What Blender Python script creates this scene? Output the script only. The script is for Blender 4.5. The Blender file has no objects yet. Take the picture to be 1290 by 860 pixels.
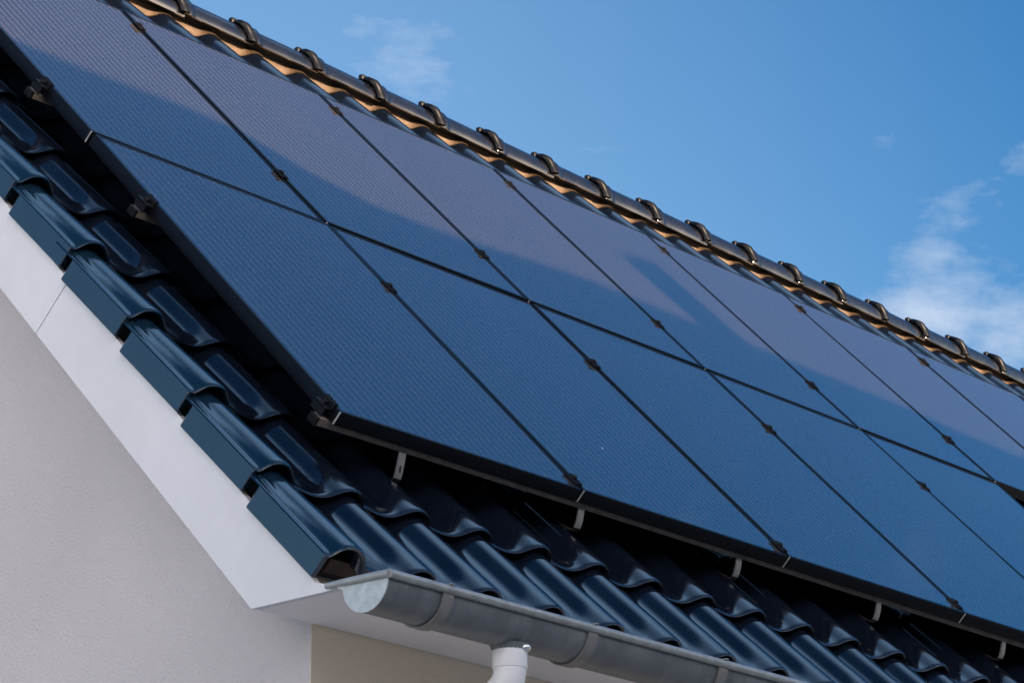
import bpy, bmesh, math, random
import numpy as np
from mathutils import Vector, Matrix

random.seed(7)
rng = np.random.default_rng(7)
D = bpy.data
scene = bpy.context.scene
COL = scene.collection
PI = math.pi

# ------------------------------------------------------------------ frame of the roof
TH = 0.8024751740                      # roof pitch (46 degrees)
CT, ST = math.cos(TH), math.sin(TH)
Z0 = 3.97                              # height of the panel corner above the ground
ROT = Matrix.Rotation(TH, 4, 'X')


def W(u, v, n):
    """roof coordinates (along eave, up the slope, out of the roof) -> world"""
    return Vector((u, v * CT - n * ST, v * ST + n * CT + Z0))


ROOF = Matrix.Translation((0, 0, Z0)) @ ROT
H = 1.5509                             # pitch of the two panel rows
UEND = 12.0                            # far end of the house
VAP, NAP = 3.93, -0.157                # where the two slopes meet
AP = W(0, VAP, NAP)
YA, ZA = AP.y, AP.z
UW = -0.127                            # gable wall plane
YW = -0.042                            # eaves wall plane
ZS = Z0 - 0.603                        # underside of the soffit
UB = -0.345                            # face of the barge board
PITCH = 0.2515
UR0 = 0.075                            # right end of the first full tile
VT0 = -0.562                           # lower edge of the eaves course
COURSE = 0.37
NROW = 12
UF = -0.36                             # outer face of the verge tiles


# ------------------------------------------------------------------ materials
def mat(name):
    m = D.materials.new(name)
    m.use_nodes = True
    nt = m.node_tree
    return m, nt, nt.nodes['Principled BSDF']


def nd(nt, typ, **kw):
    n = nt.nodes.new(typ)
    for k, v in kw.items():
        if k.startswith('i_'):
            key = k[2:]
            n.inputs[int(key) if key.isdigit() else key].default_value = v
        else:
            setattr(n, k, v)
    return n


def ramp(nt, stops, interp='LINEAR'):
    r = nt.nodes.new('ShaderNodeValToRGB')
    r.color_ramp.interpolation = interp
    e = r.color_ramp.elements
    while len(e) < len(stops):
        e.new(0.5)
    for el, (p, c) in zip(e, stops):
        el.position = p
        el.color = (c, c, c, 1) if isinstance(c, (int, float)) else (*c, 1)
    return r


def simple(name, col, rough=0.5, metal=0.0, noise=0.0, nscale=20, bump=0.0, bscale=60, spec=0.5):
    m, nt, b = mat(name)
    L = nt.links.new
    b.inputs['Roughness'].default_value = rough
    b.inputs['Metallic'].default_value = metal
    b.inputs['Specular IOR Level'].default_value = spec
    b.inputs['Base Color'].default_value = (*col, 1)
    tc = nd(nt, 'ShaderNodeTexCoord')
    if noise:
        n = nd(nt, 'ShaderNodeTexNoise', i_Scale=nscale, i_Detail=5.0)
        L(tc.outputs['Object'], n.inputs['Vector'])
        r = ramp(nt, [(0.3, tuple(c * (1 - noise) for c in col)), (0.7, tuple(min(1, c * (1 + noise)) for c in col))])
        L(n.outputs['Fac'], r.inputs['Fac'])
        L(r.outputs['Color'], b.inputs['Base Color'])
    if bump:
        n = nd(nt, 'ShaderNodeTexNoise', i_Scale=bscale, i_Detail=6.0)
        L(tc.outputs['Object'], n.inputs['Vector'])
        bp = nd(nt, 'ShaderNodeBump', i_Strength=bump, i_Distance=0.004)
        L(n.outputs['Fac'], bp.inputs['Height'])
        L(bp.outputs['Normal'], b.inputs['Normal'])
    return m


def make_tile_mat(name, c0, c1, rough):
    m, nt, b = mat(name)
    L = nt.links.new
    tc = nd(nt, 'ShaderNodeTexCoord')
    geo = nd(nt, 'ShaderNodeNewGeometry')
    n1 = nd(nt, 'ShaderNodeTexNoise', i_Scale=7.0, i_Detail=6.0, i_Roughness=0.65)
    L(tc.outputs['Object'], n1.inputs['Vector'])
    r1 = ramp(nt, [(0.3, c0), (0.75, c1)])
    L(n1.outputs['Fac'], r1.inputs['Fac'])
    # fine dust specks settled on the glaze
    n2 = nd(nt, 'ShaderNodeTexVoronoi', i_Scale=90.0)
    L(tc.outputs['Object'], n2.inputs['Vector'])
    n3 = nd(nt, 'ShaderNodeTexNoise', i_Scale=11.0, i_Detail=2.0)
    L(tc.outputs['Object'], n3.inputs['Vector'])
    m1 = nd(nt, 'ShaderNodeMath', operation='MULTIPLY')
    r2 = ramp(nt, [(0.0, 1.0), (0.10, 0.0)])
    L(n2.outputs['Distance'], r2.inputs['Fac'])
    r3 = ramp(nt, [(0.60, 0.0), (0.72, 0.55)])
    L(n3.outputs['Fac'], r3.inputs['Fac'])
    L(r2.outputs['Color'], m1.inputs[0])
    L(r3.outputs['Color'], m1.inputs[1])
    mx = nd(nt, 'ShaderNodeMix', data_type='RGBA')
    L(m1.outputs[0], mx.inputs['Factor'])
    L(r1.outputs['Color'], mx.inputs[6])
    mx.inputs[7].default_value = (0.16, 0.15, 0.14, 1)
    L(mx.outputs[2], b.inputs['Base Color'])
    rr = ramp(nt, [(0.3, rough * 0.85), (0.75, rough * 1.3)])
    L(n1.outputs['Fac'], rr.inputs['Fac'])
    L(rr.outputs['Color'], b.inputs['Roughness'])
    n4 = nd(nt, 'ShaderNodeTexNoise', i_Scale=14.0, i_Detail=3.0)
    L(tc.outputs['Object'], n4.inputs['Vector'])
    bp = nd(nt, 'ShaderNodeBump', i_Strength=0.05, i_Distance=0.003)
    L(n4.outputs['Fac'], bp.inputs['Height'])
    L(bp.outputs['Normal'], b.inputs['Normal'])
    b.inputs['IOR'].default_value = 1.65
    return m


M = {}
M['tile'] = make_tile_mat('glazed tile', (0.0028, 0.0048, 0.010), (0.0050, 0.0080, 0.016), 0.13)
M['verge'] = make_tile_mat('glazed verge tile', (0.003, 0.013, 0.026), (0.006, 0.018, 0.034), 0.13)
M['ridge'] = make_tile_mat('ridge tile glaze', (0.003, 0.004, 0.007), (0.006, 0.006, 0.010), 0.18)
M['clip'] = simple('black ridge clip', (0.003, 0.003, 0.004), 0.42, spec=0.25)
M['black_alu'] = simple('black anodised aluminium', (0.006, 0.006, 0.008), 0.42, 0.0, 0.15, 40, spec=0.2)
M['frame'] = simple('panel frame', (0.004, 0.005, 0.008), 0.28, 0.0, 0.2, 25, spec=0.12)
M['edge_glint'] = simple('frame edge glint', (0.62, 0.60, 0.58), 0.45, 0.6)  # pale colour for the glint painted on the frame corners
M['rail'] = simple('mill aluminium rail', (0.20, 0.17, 0.15), 0.5, 0.35, 0.25, 30)
M['steel'] = simple('stainless hook', (0.20, 0.20, 0.20), 0.42, 0.6, 0.12, 60)
M['deck'] = simple('underlay and shade black', (0.012, 0.012, 0.012), 0.9)  # real underlay, and the black that stands for shade on nearby parts
M['wood'] = simple('rough batten wood', (0.07, 0.043, 0.026), 0.8, 0, 0.4, 14, 0.4, 40)
M['pvc'] = simple('white plastic pipe', (0.80, 0.78, 0.78), 0.30)
M['back'] = simple('panel back sheet', (0.02, 0.02, 0.02), 0.7)
M['zinc_cap'] = simple('bright zinc', (0.44, 0.46, 0.46), 0.42, 0.25, 0.14, 45, 0.15, 90)
M['bracket'] = simple('gutter bracket zinc', (0.22, 0.21, 0.20), 0.5, 0.35, 0.15, 30)
M['bead'] = simple('polished zinc bead', (0.33, 0.34, 0.34), 0.36, 0.35, 0.15, 30)
M['solder'] = simple('polished solder', (0.75, 0.74, 0.72), 0.22, 0.9)
M['roof_other'] = simple('neighbour roof sheet', (0.42, 0.40, 0.38), 0.75, 0, 0.3, 8)
M['brick'] = simple('neighbour brick', (0.32, 0.16, 0.10), 0.85, 0, 0.3, 12, 0.4, 30)
M['wall_other'] = simple('neighbour plaster', (0.80, 0.72, 0.62), 0.9, 0, 0.05, 3)


def make_zinc():
    m, nt, b = mat('weathered zinc gutter')
    L = nt.links.new
    tc = nd(nt, 'ShaderNodeTexCoord')
    mp = nd(nt, 'ShaderNodeMapping')
    mp.inputs['Scale'].default_value = (22, 5, 5)
    L(tc.outputs['Object'], mp.inputs['Vector'])
    n1 = nd(nt, 'ShaderNodeTexNoise', i_Scale=1.0, i_Detail=6.0, i_Roughness=0.7)
    L(mp.outputs['Vector'], n1.inputs['Vector'])
    n2 = nd(nt, 'ShaderNodeTexNoise', i_Scale=9.0, i_Detail=8.0, i_Roughness=0.7)
    L(tc.outputs['Object'], n2.inputs['Vector'])
    mm = nd(nt, 'ShaderNodeMath', operation='ADD')
    L(n1.outputs['Fac'], mm.inputs[0])
    L(n2.outputs['Fac'], mm.inputs[1])
    r = ramp(nt, [(0.36, (0.105, 0.112, 0.122)), (0.50, (0.145, 0.152, 0.162)), (0.66, (0.21, 0.218, 0.225))])
    h = nd(nt, 'ShaderNodeMath', operation='MULTIPLY')
    h.inputs[1].default_value = 0.5
    L(mm.outputs[0], h.inputs[0])
    L(h.outputs[0], r.inputs['Fac'])
    L(r.outputs['Color'], b.inputs['Base Color'])
    b.inputs['Metallic'].default_value = 0.35
    rr = ramp(nt, [(0.35, 0.30), (0.7, 0.55)])
    L(h.outputs[0], rr.inputs['Fac'])
    L(rr.outputs['Color'], b.inputs['Roughness'])
    return m


def make_plaster(name, col, speck=True, grain=0.55):
    m, nt, b = mat(name)
    L = nt.links.new
    tc = nd(nt, 'ShaderNodeTexCoord')
    n1 = nd(nt, 'ShaderNodeTexNoise', i_Scale=1.6, i_Detail=5.0)
    L(tc.outputs['Object'], n1.inputs['Vector'])
    r1 = ramp(nt, [(0.3, tuple(c * 0.91 for c in col)), (0.7, col)])
    L(n1.outputs['Fac'], r1.inputs['Fac'])
    out = r1.outputs['Color']
    if speck:
        v = nd(nt, 'ShaderNodeTexVoronoi', i_Scale=13.0)
        L(tc.outputs['Object'], v.inputs['Vector'])
        rv = ramp(nt, [(0.05, 0.9), (0.10, 0.0)])
        L(v.outputs['Distance'], rv.inputs['Fac'])
        sepc = nd(nt, 'ShaderNodeSeparateColor')
        L(v.outputs['Color'], sepc.inputs[0])
        gt = nd(nt, 'ShaderNodeMath', operation='GREATER_THAN')
        gt.inputs[1].default_value = 0.86
        L(sepc.outputs[0], gt.inputs[0])
        mu = nd(nt, 'ShaderNodeMath', operation='MULTIPLY')
        L(rv.outputs['Color'], mu.inputs[0])
        L(gt.outputs[0], mu.inputs[1])
        mx = nd(nt, 'ShaderNodeMix', data_type='RGBA')
        L(mu.outputs[0], mx.inputs['Factor'])
        L(out, mx.inputs[6])
        mx.inputs[7].default_value = (0.12, 0.10, 0.09, 1)
        out = mx.outputs[2]
    L(out, b.inputs['Base Color'])
    b.inputs['Roughness'].default_value = 0.92
    n2 = nd(nt, 'ShaderNodeTexNoise', i_Scale=110.0, i_Detail=4.0, i_Roughness=0.6)
    L(tc.outputs['Object'], n2.inputs['Vector'])
    bp = nd(nt, 'ShaderNodeBump', i_Strength=grain, i_Distance=0.008)
    L(n2.outputs['Fac'], bp.inputs['Height'])
    L(bp.outputs['Normal'], b.inputs['Normal'])
    return m


def make_board():
    m, nt, b = mat('white fibre cement board')
    L = nt.links.new
    tc = nd(nt, 'ShaderNodeTexCoord')
    n1 = nd(nt, 'ShaderNodeTexNoise', i_Scale=3.0, i_Detail=7.0, i_Roughness=0.7)
    L(tc.outputs['Object'], n1.inputs['Vector'])
    r1 = ramp(nt, [(0.25, (0.60, 0.59, 0.60)), (0.6, (0.67, 0.66, 0.67))])
    L(n1.outputs['Fac'], r1.inputs['Fac'])
    v = nd(nt, 'ShaderNodeTexVoronoi', i_Scale=9.0)
    L(tc.outputs['Object'], v.inputs['Vector'])
    rv = ramp(nt, [(0.018, 0.75), (0.04, 0.0)])
    L(v.outputs['Distance'], rv.inputs['Fac'])
    mx = nd(nt, 'ShaderNodeMix', data_type='RGBA')
    L(rv.outputs['Color'], mx.inputs['Factor'])
    L(r1.outputs['Color'], mx.inputs[6])
    mx.inputs[7].default_value = (0.35, 0.32, 0.30, 1)
    L(mx.outputs[2], b.inputs['Base Color'])
    b.inputs['Roughness'].default_value = 0.55
    return m


def make_glass():
    """solar laminate seen through structured glass: dark cells, fine wires, thin dust"""
    m, nt, b = mat('solar laminate')
    L = nt.links.new
    tc = nd(nt, 'ShaderNodeTexCoord')
    sp = nd(nt, 'ShaderNodeSeparateXYZ')
    L(tc.outputs['Object'], sp.inputs[0])
    mod = nd(nt, 'ShaderNodeMath', operation='PINGPONG')
    mod.inputs[1].default_value = 0.0185
    L(sp.outputs['X'], mod.inputs[0])
    wire = nd(nt, 'ShaderNodeMapRange', interpolation_type='SMOOTHSTEP')
    wire.inputs['From Min'].default_value = 0.0140
    wire.inputs['From Max'].default_value = 0.0030
    L(mod.outputs[0], wire.inputs['Value'])
    n1 = nd(nt, 'ShaderNodeTexNoise', i_Scale=2.2, i_Detail=6.0, i_Roughness=0.6)
    L(tc.outputs['Object'], n1.inputs['Vector'])
    cell = ramp(nt, [(0.3, (0.026, 0.0225, 0.022)), (0.7, (0.033, 0.028, 0.027))])
    L(n1.outputs['Fac'], cell.inputs['Fac'])
    mx = nd(nt, 'ShaderNodeMix', data_type='RGBA')
    L(wire.outputs[0], mx.inputs['Factor'])
    L(cell.outputs['Color'], mx.inputs[6])
    mx.inputs[7].default_value = (0.064, 0.056, 0.055, 1)
    # droppings and grains of dirt, a few per panel
    v = nd(nt, 'ShaderNodeTexVoronoi', i_Scale=7.0)
    mp = nd(nt, 'ShaderNodeMapping')
    mp.inputs['Scale'].default_value = (1.0, 0.45, 1.0)
    oi = nd(nt, 'ShaderNodeObjectInfo')
    va = nd(nt, 'ShaderNodeVectorMath', operation='ADD')
    L(tc.outputs['Object'], va.inputs[0])
    cx = nd(nt, 'ShaderNodeCombineXYZ')
    ml = nd(nt, 'ShaderNodeMath', operation='MULTIPLY')
    ml.inputs[1].default_value = 37.0
    L(oi.outputs['Random'], ml.inputs[0])
    L(ml.outputs[0], cx.inputs['X'])
    L(ml.outputs[0], cx.inputs['Y'])
    L(cx.outputs[0], va.inputs[1])
    L(va.outputs[0], mp.inputs['Vector'])
    L(mp.outputs['Vector'], v.inputs['Vector'])
    rv = ramp(nt, [(0.012, 0.8), (0.026, 0.0)])
    L(v.outputs['Distance'], rv.inputs['Fac'])
    sc = nd(nt, 'ShaderNodeSeparateColor')
    L(v.outputs['Color'], sc.inputs[0])
    gt = nd(nt, 'ShaderNodeMath', operation='GREATER_THAN')
    gt.inputs[1].default_value = 0.80
    L(sc.outputs[1], gt.inputs[0])
    mu = nd(nt, 'ShaderNodeMath', operation='MULTIPLY')
    L(rv.outputs['Color'], mu.inputs[0])
    L(gt.outputs[0], mu.inputs[1])
    mx2 = nd(nt, 'ShaderNodeMix', data_type='RGBA')
    L(mu.outputs[0], mx2.inputs['Factor'])
    L(mx.outputs[2], mx2.inputs[6])
    mx2.inputs[7].default_value = (0.55, 0.52, 0.50, 1)
    L(mx2.outputs[2], b.inputs['Base Color'])
    rr = ramp(nt, [(0.3, 0.11), (0.7, 0.15)])
    L(n1.outputs['Fac'], rr.inputs['Fac'])
    L(rr.outputs['Color'], b.inputs['Roughness'])
    b.inputs['IOR'].default_value = 1.58
    b.inputs['Coat Weight'].default_value = 1.0
    b.inputs['Coat Roughness'].default_value = 0.06
    return m


def make_ground():
    m, nt, b = mat('garden ground')
    L = nt.links.new
    tc = nd(nt, 'ShaderNodeTexCoord')
    n1 = nd(nt, 'ShaderNodeTexNoise', i_Scale=0.35, i_Detail=9.0, i_Roughness=0.7)
    L(tc.outputs['Object'], n1.inputs['Vector'])
    r1 = ramp(nt, [(0.3, (0.55, 0.48, 0.41)), (0.7, (0.66, 0.58, 0.50))])
    L(n1.outputs['Fac'], r1.inputs['Fac'])
    L(r1.outputs['Color'], b.inputs['Base Color'])
    b.inputs['Roughness'].default_value = 0.95
    return m


def make_comb():
    m, nt, b = mat('pleated ridge roll')
    L = nt.links.new
    tc = nd(nt, 'ShaderNodeTexCoord')
    n1 = nd(nt, 'ShaderNodeTexNoise', i_Scale=18.0, i_Detail=4.0)
    L(tc.outputs['Object'], n1.inputs['Vector'])
    r1 = ramp(nt, [(0.3, (0.090, 0.058, 0.036)), (0.7, (0.15, 0.098, 0.062))])
    L(n1.outputs['Fac'], r1.inputs['Fac'])
    L(r1.outputs['Color'], b.inputs['Base Color'])
    b.inputs['Roughness'].default_value = 0.5
    b.inputs['Metallic'].default_value = 0.15
    return m


M['zinc'] = make_zinc()
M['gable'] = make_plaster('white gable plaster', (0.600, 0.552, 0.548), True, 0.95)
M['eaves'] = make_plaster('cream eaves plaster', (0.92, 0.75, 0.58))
M['soffit'] = make_plaster('white soffit', (0.88, 0.82, 0.80), True, 0.08)
M['board'] = make_board()
M['glass'] = make_glass()
M['ground'] = make_ground()
M['comb'] = make_comb()


# ------------------------------------------------------------------ mesh helpers
class MB:
    def __init__(self):
        self.v, self.f, self.m = [], [], []

    def add(self, vs, fs, mi=0, xf=None):
        o = len(self.v)
        for p in vs:
            self.v.append(tuple(xf @ Vector(p)) if xf else tuple(p))
        for f in fs:
            self.f.append(tuple(o + i for i in f))
            self.m.append(mi)

    def box(self, x0, x1, y0, y1, z0, z1, mi=0, xf=None, bev=0.0):
        bm = bmesh.new()
        bmesh.ops.create_cube(bm, size=1)
        for v in bm.verts:
            v.co = Vector(((x0 + x1) / 2 + v.co.x * (x1 - x0), (y0 + y1) / 2 + v.co.y * (y1 - y0), (z0 + z1) / 2 + v.co.z * (z1 - z0)))
        if bev:
            bmesh.ops.bevel(bm, geom=bm.edges[:], offset=bev, segments=2, affect='EDGES', profile=0.5)
        bm.verts.index_update()
        self.add([v.co[:] for v in bm.verts], [[v.index for v in f.verts] for f in bm.faces], mi, xf)
        bm.free()

    def grid(self, P, mi=0, closeu=False, closev=False):
        """P: rows x cols x 3"""
        P = np.asarray(P, float)
        a, b = P.shape[:2]
        o = len(self.v)
        self.v.extend(map(tuple, P.reshape(-1, 3).tolist()))
        for i in range(a if closeu else a - 1):
            i2 = (i + 1) % a
            for j in range(b if closev else b - 1):
                j2 = (j + 1) % b
                self.f.append((o + i * b + j, o + i * b + j2, o + i2 * b + j2, o + i2 * b + j))
                self.m.append(mi)

    def tube(self, pts, r, seg=12, mi=0, caps=True):
        pts = [Vector(p) for p in pts]
        rs = r if isinstance(r, (list, tuple)) else [r] * len(pts)
        rows = []
        ref = None
        for i, p in enumerate(pts):
            t = (pts[min(i + 1, len(pts) - 1)] - pts[max(i - 1, 0)]).normalized()
            if ref is None:
                ref = Vector((0, 0, 1)) if abs(t.z) < 0.9 else Vector((1, 0, 0))
            a = (ref - t * ref.dot(t)).normalized()
            ref = a
            b = t.cross(a)
            rows.append([(p + (a * math.cos(k * 2 * PI / seg) + b * math.sin(k * 2 * PI / seg)) * rs[i])[:] for k in range(seg)])
        o = len(self.v)
        self.grid(rows, mi, closev=True)
        if caps:
            self.f.append(tuple(o + k for k in reversed(range(seg))))
            self.m.append(mi)
            e = o + (len(pts) - 1) * seg
            self.f.append(tuple(e + k for k in range(seg)))
            self.m.append(mi)

    def extrude(self, poly, axis_fn, a, b, mi=0):
        """closed polygon swept from a to b; axis_fn(s, (p, q)) -> xyz"""
        n = len(poly)
        vs = [axis_fn(a, p) for p in poly] + [axis_fn(b, p) for p in poly]
        fs = [(i, (i + 1) % n, n + (i + 1) % n, n + i) for i in range(n)]
        fs += [tuple(reversed(range(n))), tuple(range(n, 2 * n))]
        self.add(vs, fs, mi)

    def mesh(self, name, mats, smooth=None):
        me = D.meshes.new(name)
        me.from_pydata(self.v, [], self.f)
        for m in (mats if isinstance(mats, (list, tuple)) else [mats]):
            me.materials.append(m)
        if any(self.m):
            me.polygons.foreach_set('material_index', self.m)
        bm = bmesh.new()
        bm.from_mesh(me)
        bmesh.ops.recalc_face_normals(bm, faces=bm.faces[:])
        bm.to_mesh(me)
        bm.free()
        if smooth is not None:
            me.polygons.foreach_set('use_smooth', [True] * len(me.polygons))
            me.set_sharp_from_angle(angle=math.radians(smooth))
        me.update()
        return me

    def build(self, name, mats, parent=None, smooth=None, mw=None):
        o = D.objects.new(name, self.mesh(name, mats, smooth))
        COL.objects.link(o)
        if parent:
            o.parent = parent
        if mw is not None:
            o.matrix_local = mw
        return o


def empty(name, mw=None):
    o = D.objects.new(name, None)
    o.empty_display_size = 0.1
    COL.objects.link(o)
    if mw is not None:
        o.matrix_world = mw
    return o


def tag(o, label=None, cat=None, group=None, kind=None):
    if label:
        o['label'] = label
    if cat:
        o['category'] = cat
    if group:
        o['group'] = group
    if kind:
        o['kind'] = kind
    return o


def copy_tree(o, parent=None):
    c = o.copy()
    COL.objects.link(c)
    if parent:
        c.parent = parent
    for ch in list(o.children):
        copy_tree(ch, c)
    return c


def spline(pts, xs):
    """smooth curve through control points"""
    pts = np.array(pts, float)
    x, y = pts[:, 0], pts[:, 1]
    m = np.gradient(y, x)
    out = []
    for q in np.atleast_1d(xs):
        i = int(np.clip(np.searchsorted(x, q) - 1, 0, len(x) - 2))
        h = x[i + 1] - x[i]
        t = (q - x[i]) / h
        out.append((2 * t ** 3 - 3 * t ** 2 + 1) * y[i] + (t ** 3 - 2 * t ** 2 + t) * h * m[i] + (-2 * t ** 3 + 3 * t ** 2) * y[i + 1] + (t ** 3 - t ** 2) * h * m[i + 1])
    return np.array(out)


# ------------------------------------------------------------------ roof tiles
TIP = [(-.10, .014), (0, .013), (.10, .011), (.22, .007), (.34, .006), (.44, .0095), (.53, .019), (.61, .033), (.68, .0440), (.75, .0500), (.82, .0510), (.89, .047), (.95, .037), (1.0, .020)]
BODY = [(-.10, -.003), (0, -.002), (.10, -.002), (.22, -.001), (.36, -.001), (.46, .001), (.52, .006), (.57, .015), (.62, .0275), (.67, .0390), (.72, .0460), (.78, .0495), (.84, .0495), (.90, .0450), (.95, .035), (.98, .027), (1.0, .019)]
SX = np.array([-.10, -.03, .04, .10, .16, .22, .28, .33, .37, .41, .45, .49, .53, .57, .61, .65, .69, .73, .77, .81, .85, .89, .92, .95, .975, 1.0])
TY = np.array([0.0, .004, .010, .018, .028, .038, .05, .062, .075, .09, .105, .12, .14, .17, .22, .30, .43])
NB = -0.1715          # height of the trough at a tile's lower edge
LIFT = 0.025
THK = 0.014


def smooth01(x):
    x = np.clip(x, 0, 1)
    return x * x * (3 - 2 * x)


def surf(s, t):
    """height of a tile's upper face above NB; s across 0..1, t up the slope from its lower edge"""
    s = np.asarray(s, float)
    ht, hb = spline(TIP, s), spline(BODY, s)
    t0 = 0.048 + 0.13 * np.abs(s - 0.46) / 0.46
    w = smooth01((t - (t0 - 0.026)) / 0.066)
    h = ht * (1 - w) + hb * w
    nose = -0.0040 * (1 - min(t / 0.012, 1.0)) ** 2
    return h + nose - LIFT * t / COURSE


def tile_template():
    mb = MB()
    x = (SX - 1.0) * PITCH
    top = [np.stack([x, np.full_like(x, t), NB + surf(SX, t)], 1) for t in TY]
    # right-hand edge turned down, front edge turned under
    front = np.stack([x, np.full_like(x, 0.0028), NB + surf(SX, 0) - THK * 0.45], 1)
    under = np.stack([x, np.full_like(x, 0.014), NB + surf(SX, 0) - THK], 1)
    und2 = np.stack([x, np.full_like(x, 0.10), NB + surf(SX, 0.0) - THK - 0.004], 1)
    rows = [und2, under, front] + top
    rows2 = []
    for k, r in enumerate(rows):
        last = r[-1]
        t = max(last[1], 0)
        if k >= 2:
            e = np.array([[last[0] + 0.0012, last[1], last[2] - 0.005], [last[0] + 0.0005, last[1], last[2] - 0.013], [last[0] - 0.006, last[1], last[2] - 0.014]])
        else:
            e = np.array([[last[0], last[1], last[2] - 0.0005], [last[0], last[1], last[2] - 0.0006], [last[0] - 0.001, last[1], last[2] - 0.0007]])
        rows2.append(np.vstack([r, e]))
    mb.grid(rows2)
    return np.array(mb.v), mb.f


TV, TF = tile_template()


def tile_field(name, parent, mw=None):
    V, F = [], []
    nv = len(TV)
    tf = np.array(TF)
    ncol = int((UEND - UR0) / PITCH) + 1
    c = 0
    for r in range(NROW):
        for k in range(ncol):
            p = TV.copy()
            a = rng.normal(0, 0.0022)
            p[:, 0] += p[:, 1] * a
            p[:, 2] += rng.normal(0, 0.0007) + p[:, 0] * rng.normal(0, 0.005)
            p[:, 0] += UR0 + k * PITCH + rng.normal(0, 0.0008)
            dv = rng.normal(0, 0.0016)
            if r == 0:                                 # eaves course rides on a thicker batten
                p[:, 2] += .007 * (1 - TV[:, 1] / .43)
            p[:, 1] += VT0 + r * COURSE + dv
            if r == NROW - 1:
                p[:, 1] = np.minimum(p[:, 1], VAP - 0.02)
            q = np.stack([p[:, 0], p[:, 1] * CT - p[:, 2] * ST, p[:, 1] * ST + p[:, 2] * CT + Z0], 1)
            V.append(q)
            F.append(tf + c * nv)
            c += 1
    V = np.concatenate(V)
    F = np.concatenate(F)
    me = D.meshes.new(name)
    me.vertices.add(len(V))
    me.vertices.foreach_set('co', V.ravel())
    me.loops.add(F.size)
    me.loops.foreach_set('vertex_index', F.ravel().astype(np.int32))
    me.polygons.add(len(F))
    me.polygons.foreach_set('loop_start', np.arange(0, F.size, 4, dtype=np.int32))
    me.polygons.foreach_set('use_smooth', np.ones(len(F), bool))
    me.update(calc_edges=True)
    me.validate()
    me.materials.append(M['tile'])
    bm = bmesh.new()
    bm.from_mesh(me)
    bmesh.ops.recalc_face_normals(bm, faces=bm.faces[:])
    bm.to_mesh(me)
    bm.free()
    me.set_sharp_from_angle(angle=math.radians(50))
    o = D.objects.new(name, me)
    COL.objects.link(o)
    if parent:
        o.parent = parent
    return o


# ------------------------------------------------------------------ the house
house = empty('house')
tag(house, 'white plastered house with a steep roof of glossy blue-black tiles under solar panels', 'house')

# walls
GY1 = 2 * YA - YW
mb = MB()
zlow = ZS + 0.04
# gable outline in (y, z): stops just under the roof deck
nd_in = -0.40
p_e = (YW, 0.0)
def rake_z(y, n):           # height on the front slope at depth n
    v = (y + n * ST) / CT
    return v * ST + n * CT + Z0
gz0 = max(rake_z(YW, -0.30), ZS + 0.01)
poly = [(YW + .002, 0), (YW + .002, gz0), (YA, rake_z(YA, -0.30)), (GY1, gz0), (GY1, 0)]
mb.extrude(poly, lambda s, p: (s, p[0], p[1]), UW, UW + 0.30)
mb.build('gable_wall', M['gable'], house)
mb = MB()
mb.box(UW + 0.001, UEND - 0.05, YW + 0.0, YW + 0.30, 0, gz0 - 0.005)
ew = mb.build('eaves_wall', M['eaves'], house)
mb = MB()
mb.box(UW + 0.3, UEND - 0.05, GY1 - 0.30, GY1 - 0.003, 0, gz0 - 0.005)
mb.build('rear_wall', M['gable'], house)
mb = MB()
mb.extrude(poly, lambda s, p: (s, p[0], p[1]), UEND - 0.35, UEND - 0.052)
mb.build('far_gable_wall', M['gable'], house)

# soffit box and fascia at the eaves
mb = MB()
mb.box(UB + 0.004, UEND, -0.335, YW - 0.0035, ZS, ZS + 0.014)
mb.build('soffit', M['soffit'], house)
mb = MB()
mb.box(UB + 0.004, UEND, -0.347, -0.3355, ZS - 0.002, ZS + 0.0145)
mb.build('fascia_board', M['board'], house)

# barge boards along the verge, two lengths with a thin joint
def barge(v0, v1, plumb):
    poly = []
    nt_, nb_ = -0.204, -0.385
    if plumb:      # plumb cut at the eaves, level cut along the soffit
        yf = -0.349
        # level bottom at ZS-0.003 from yf back to where it meets the lower edge
        zb = ZS - 0.003
        # lower edge n = nb_: y where z == zb
        # z = v*ST + nb*CT + Z0 ; y = v*CT - nb*ST
        v_ = (zb - Z0 - nb_ * CT) / ST
        yb = v_ * CT - nb_ * ST
        poly = [(yf, zb), (yf, zb + .010), (-.275, rake_z(-.275, nt_))]
        a = W(0, v1, nt_)
        c = W(0, v1, nb_)
        poly += [(a.y, a.z), (c.y, c.z), (yb, zb)]
    else:
        for v, n in ((v0, nb_), (v0, nt_), (v1, nt_), (v1, nb_)):
            p = W(0, v, n)
            poly.append((p.y, p.z))
    mb = MB()
    mb.extrude(poly, lambda s, p: (s, p[0], p[1]), UB, UB + 0.02)
    return mb.build('barge_board', M['board'], house)


barge(None, 0.824, True)
barge(0.8275, VAP + 0.02, False)
mb = MB()                                             # dark filler closing the rake behind the boards
for a, b in ((-0.38, -0.36),):
    mb.extrude([W(0, -0.15, a).yz, W(0, -0.15, b).yz, W(0, VAP, b).yz, W(0, VAP, a).yz], lambda s, p: (s, p[0], p[1]), UB + 0.022, UW + 0.001)
mb.build('rake_soffit', M['soffit'], house)

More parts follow.
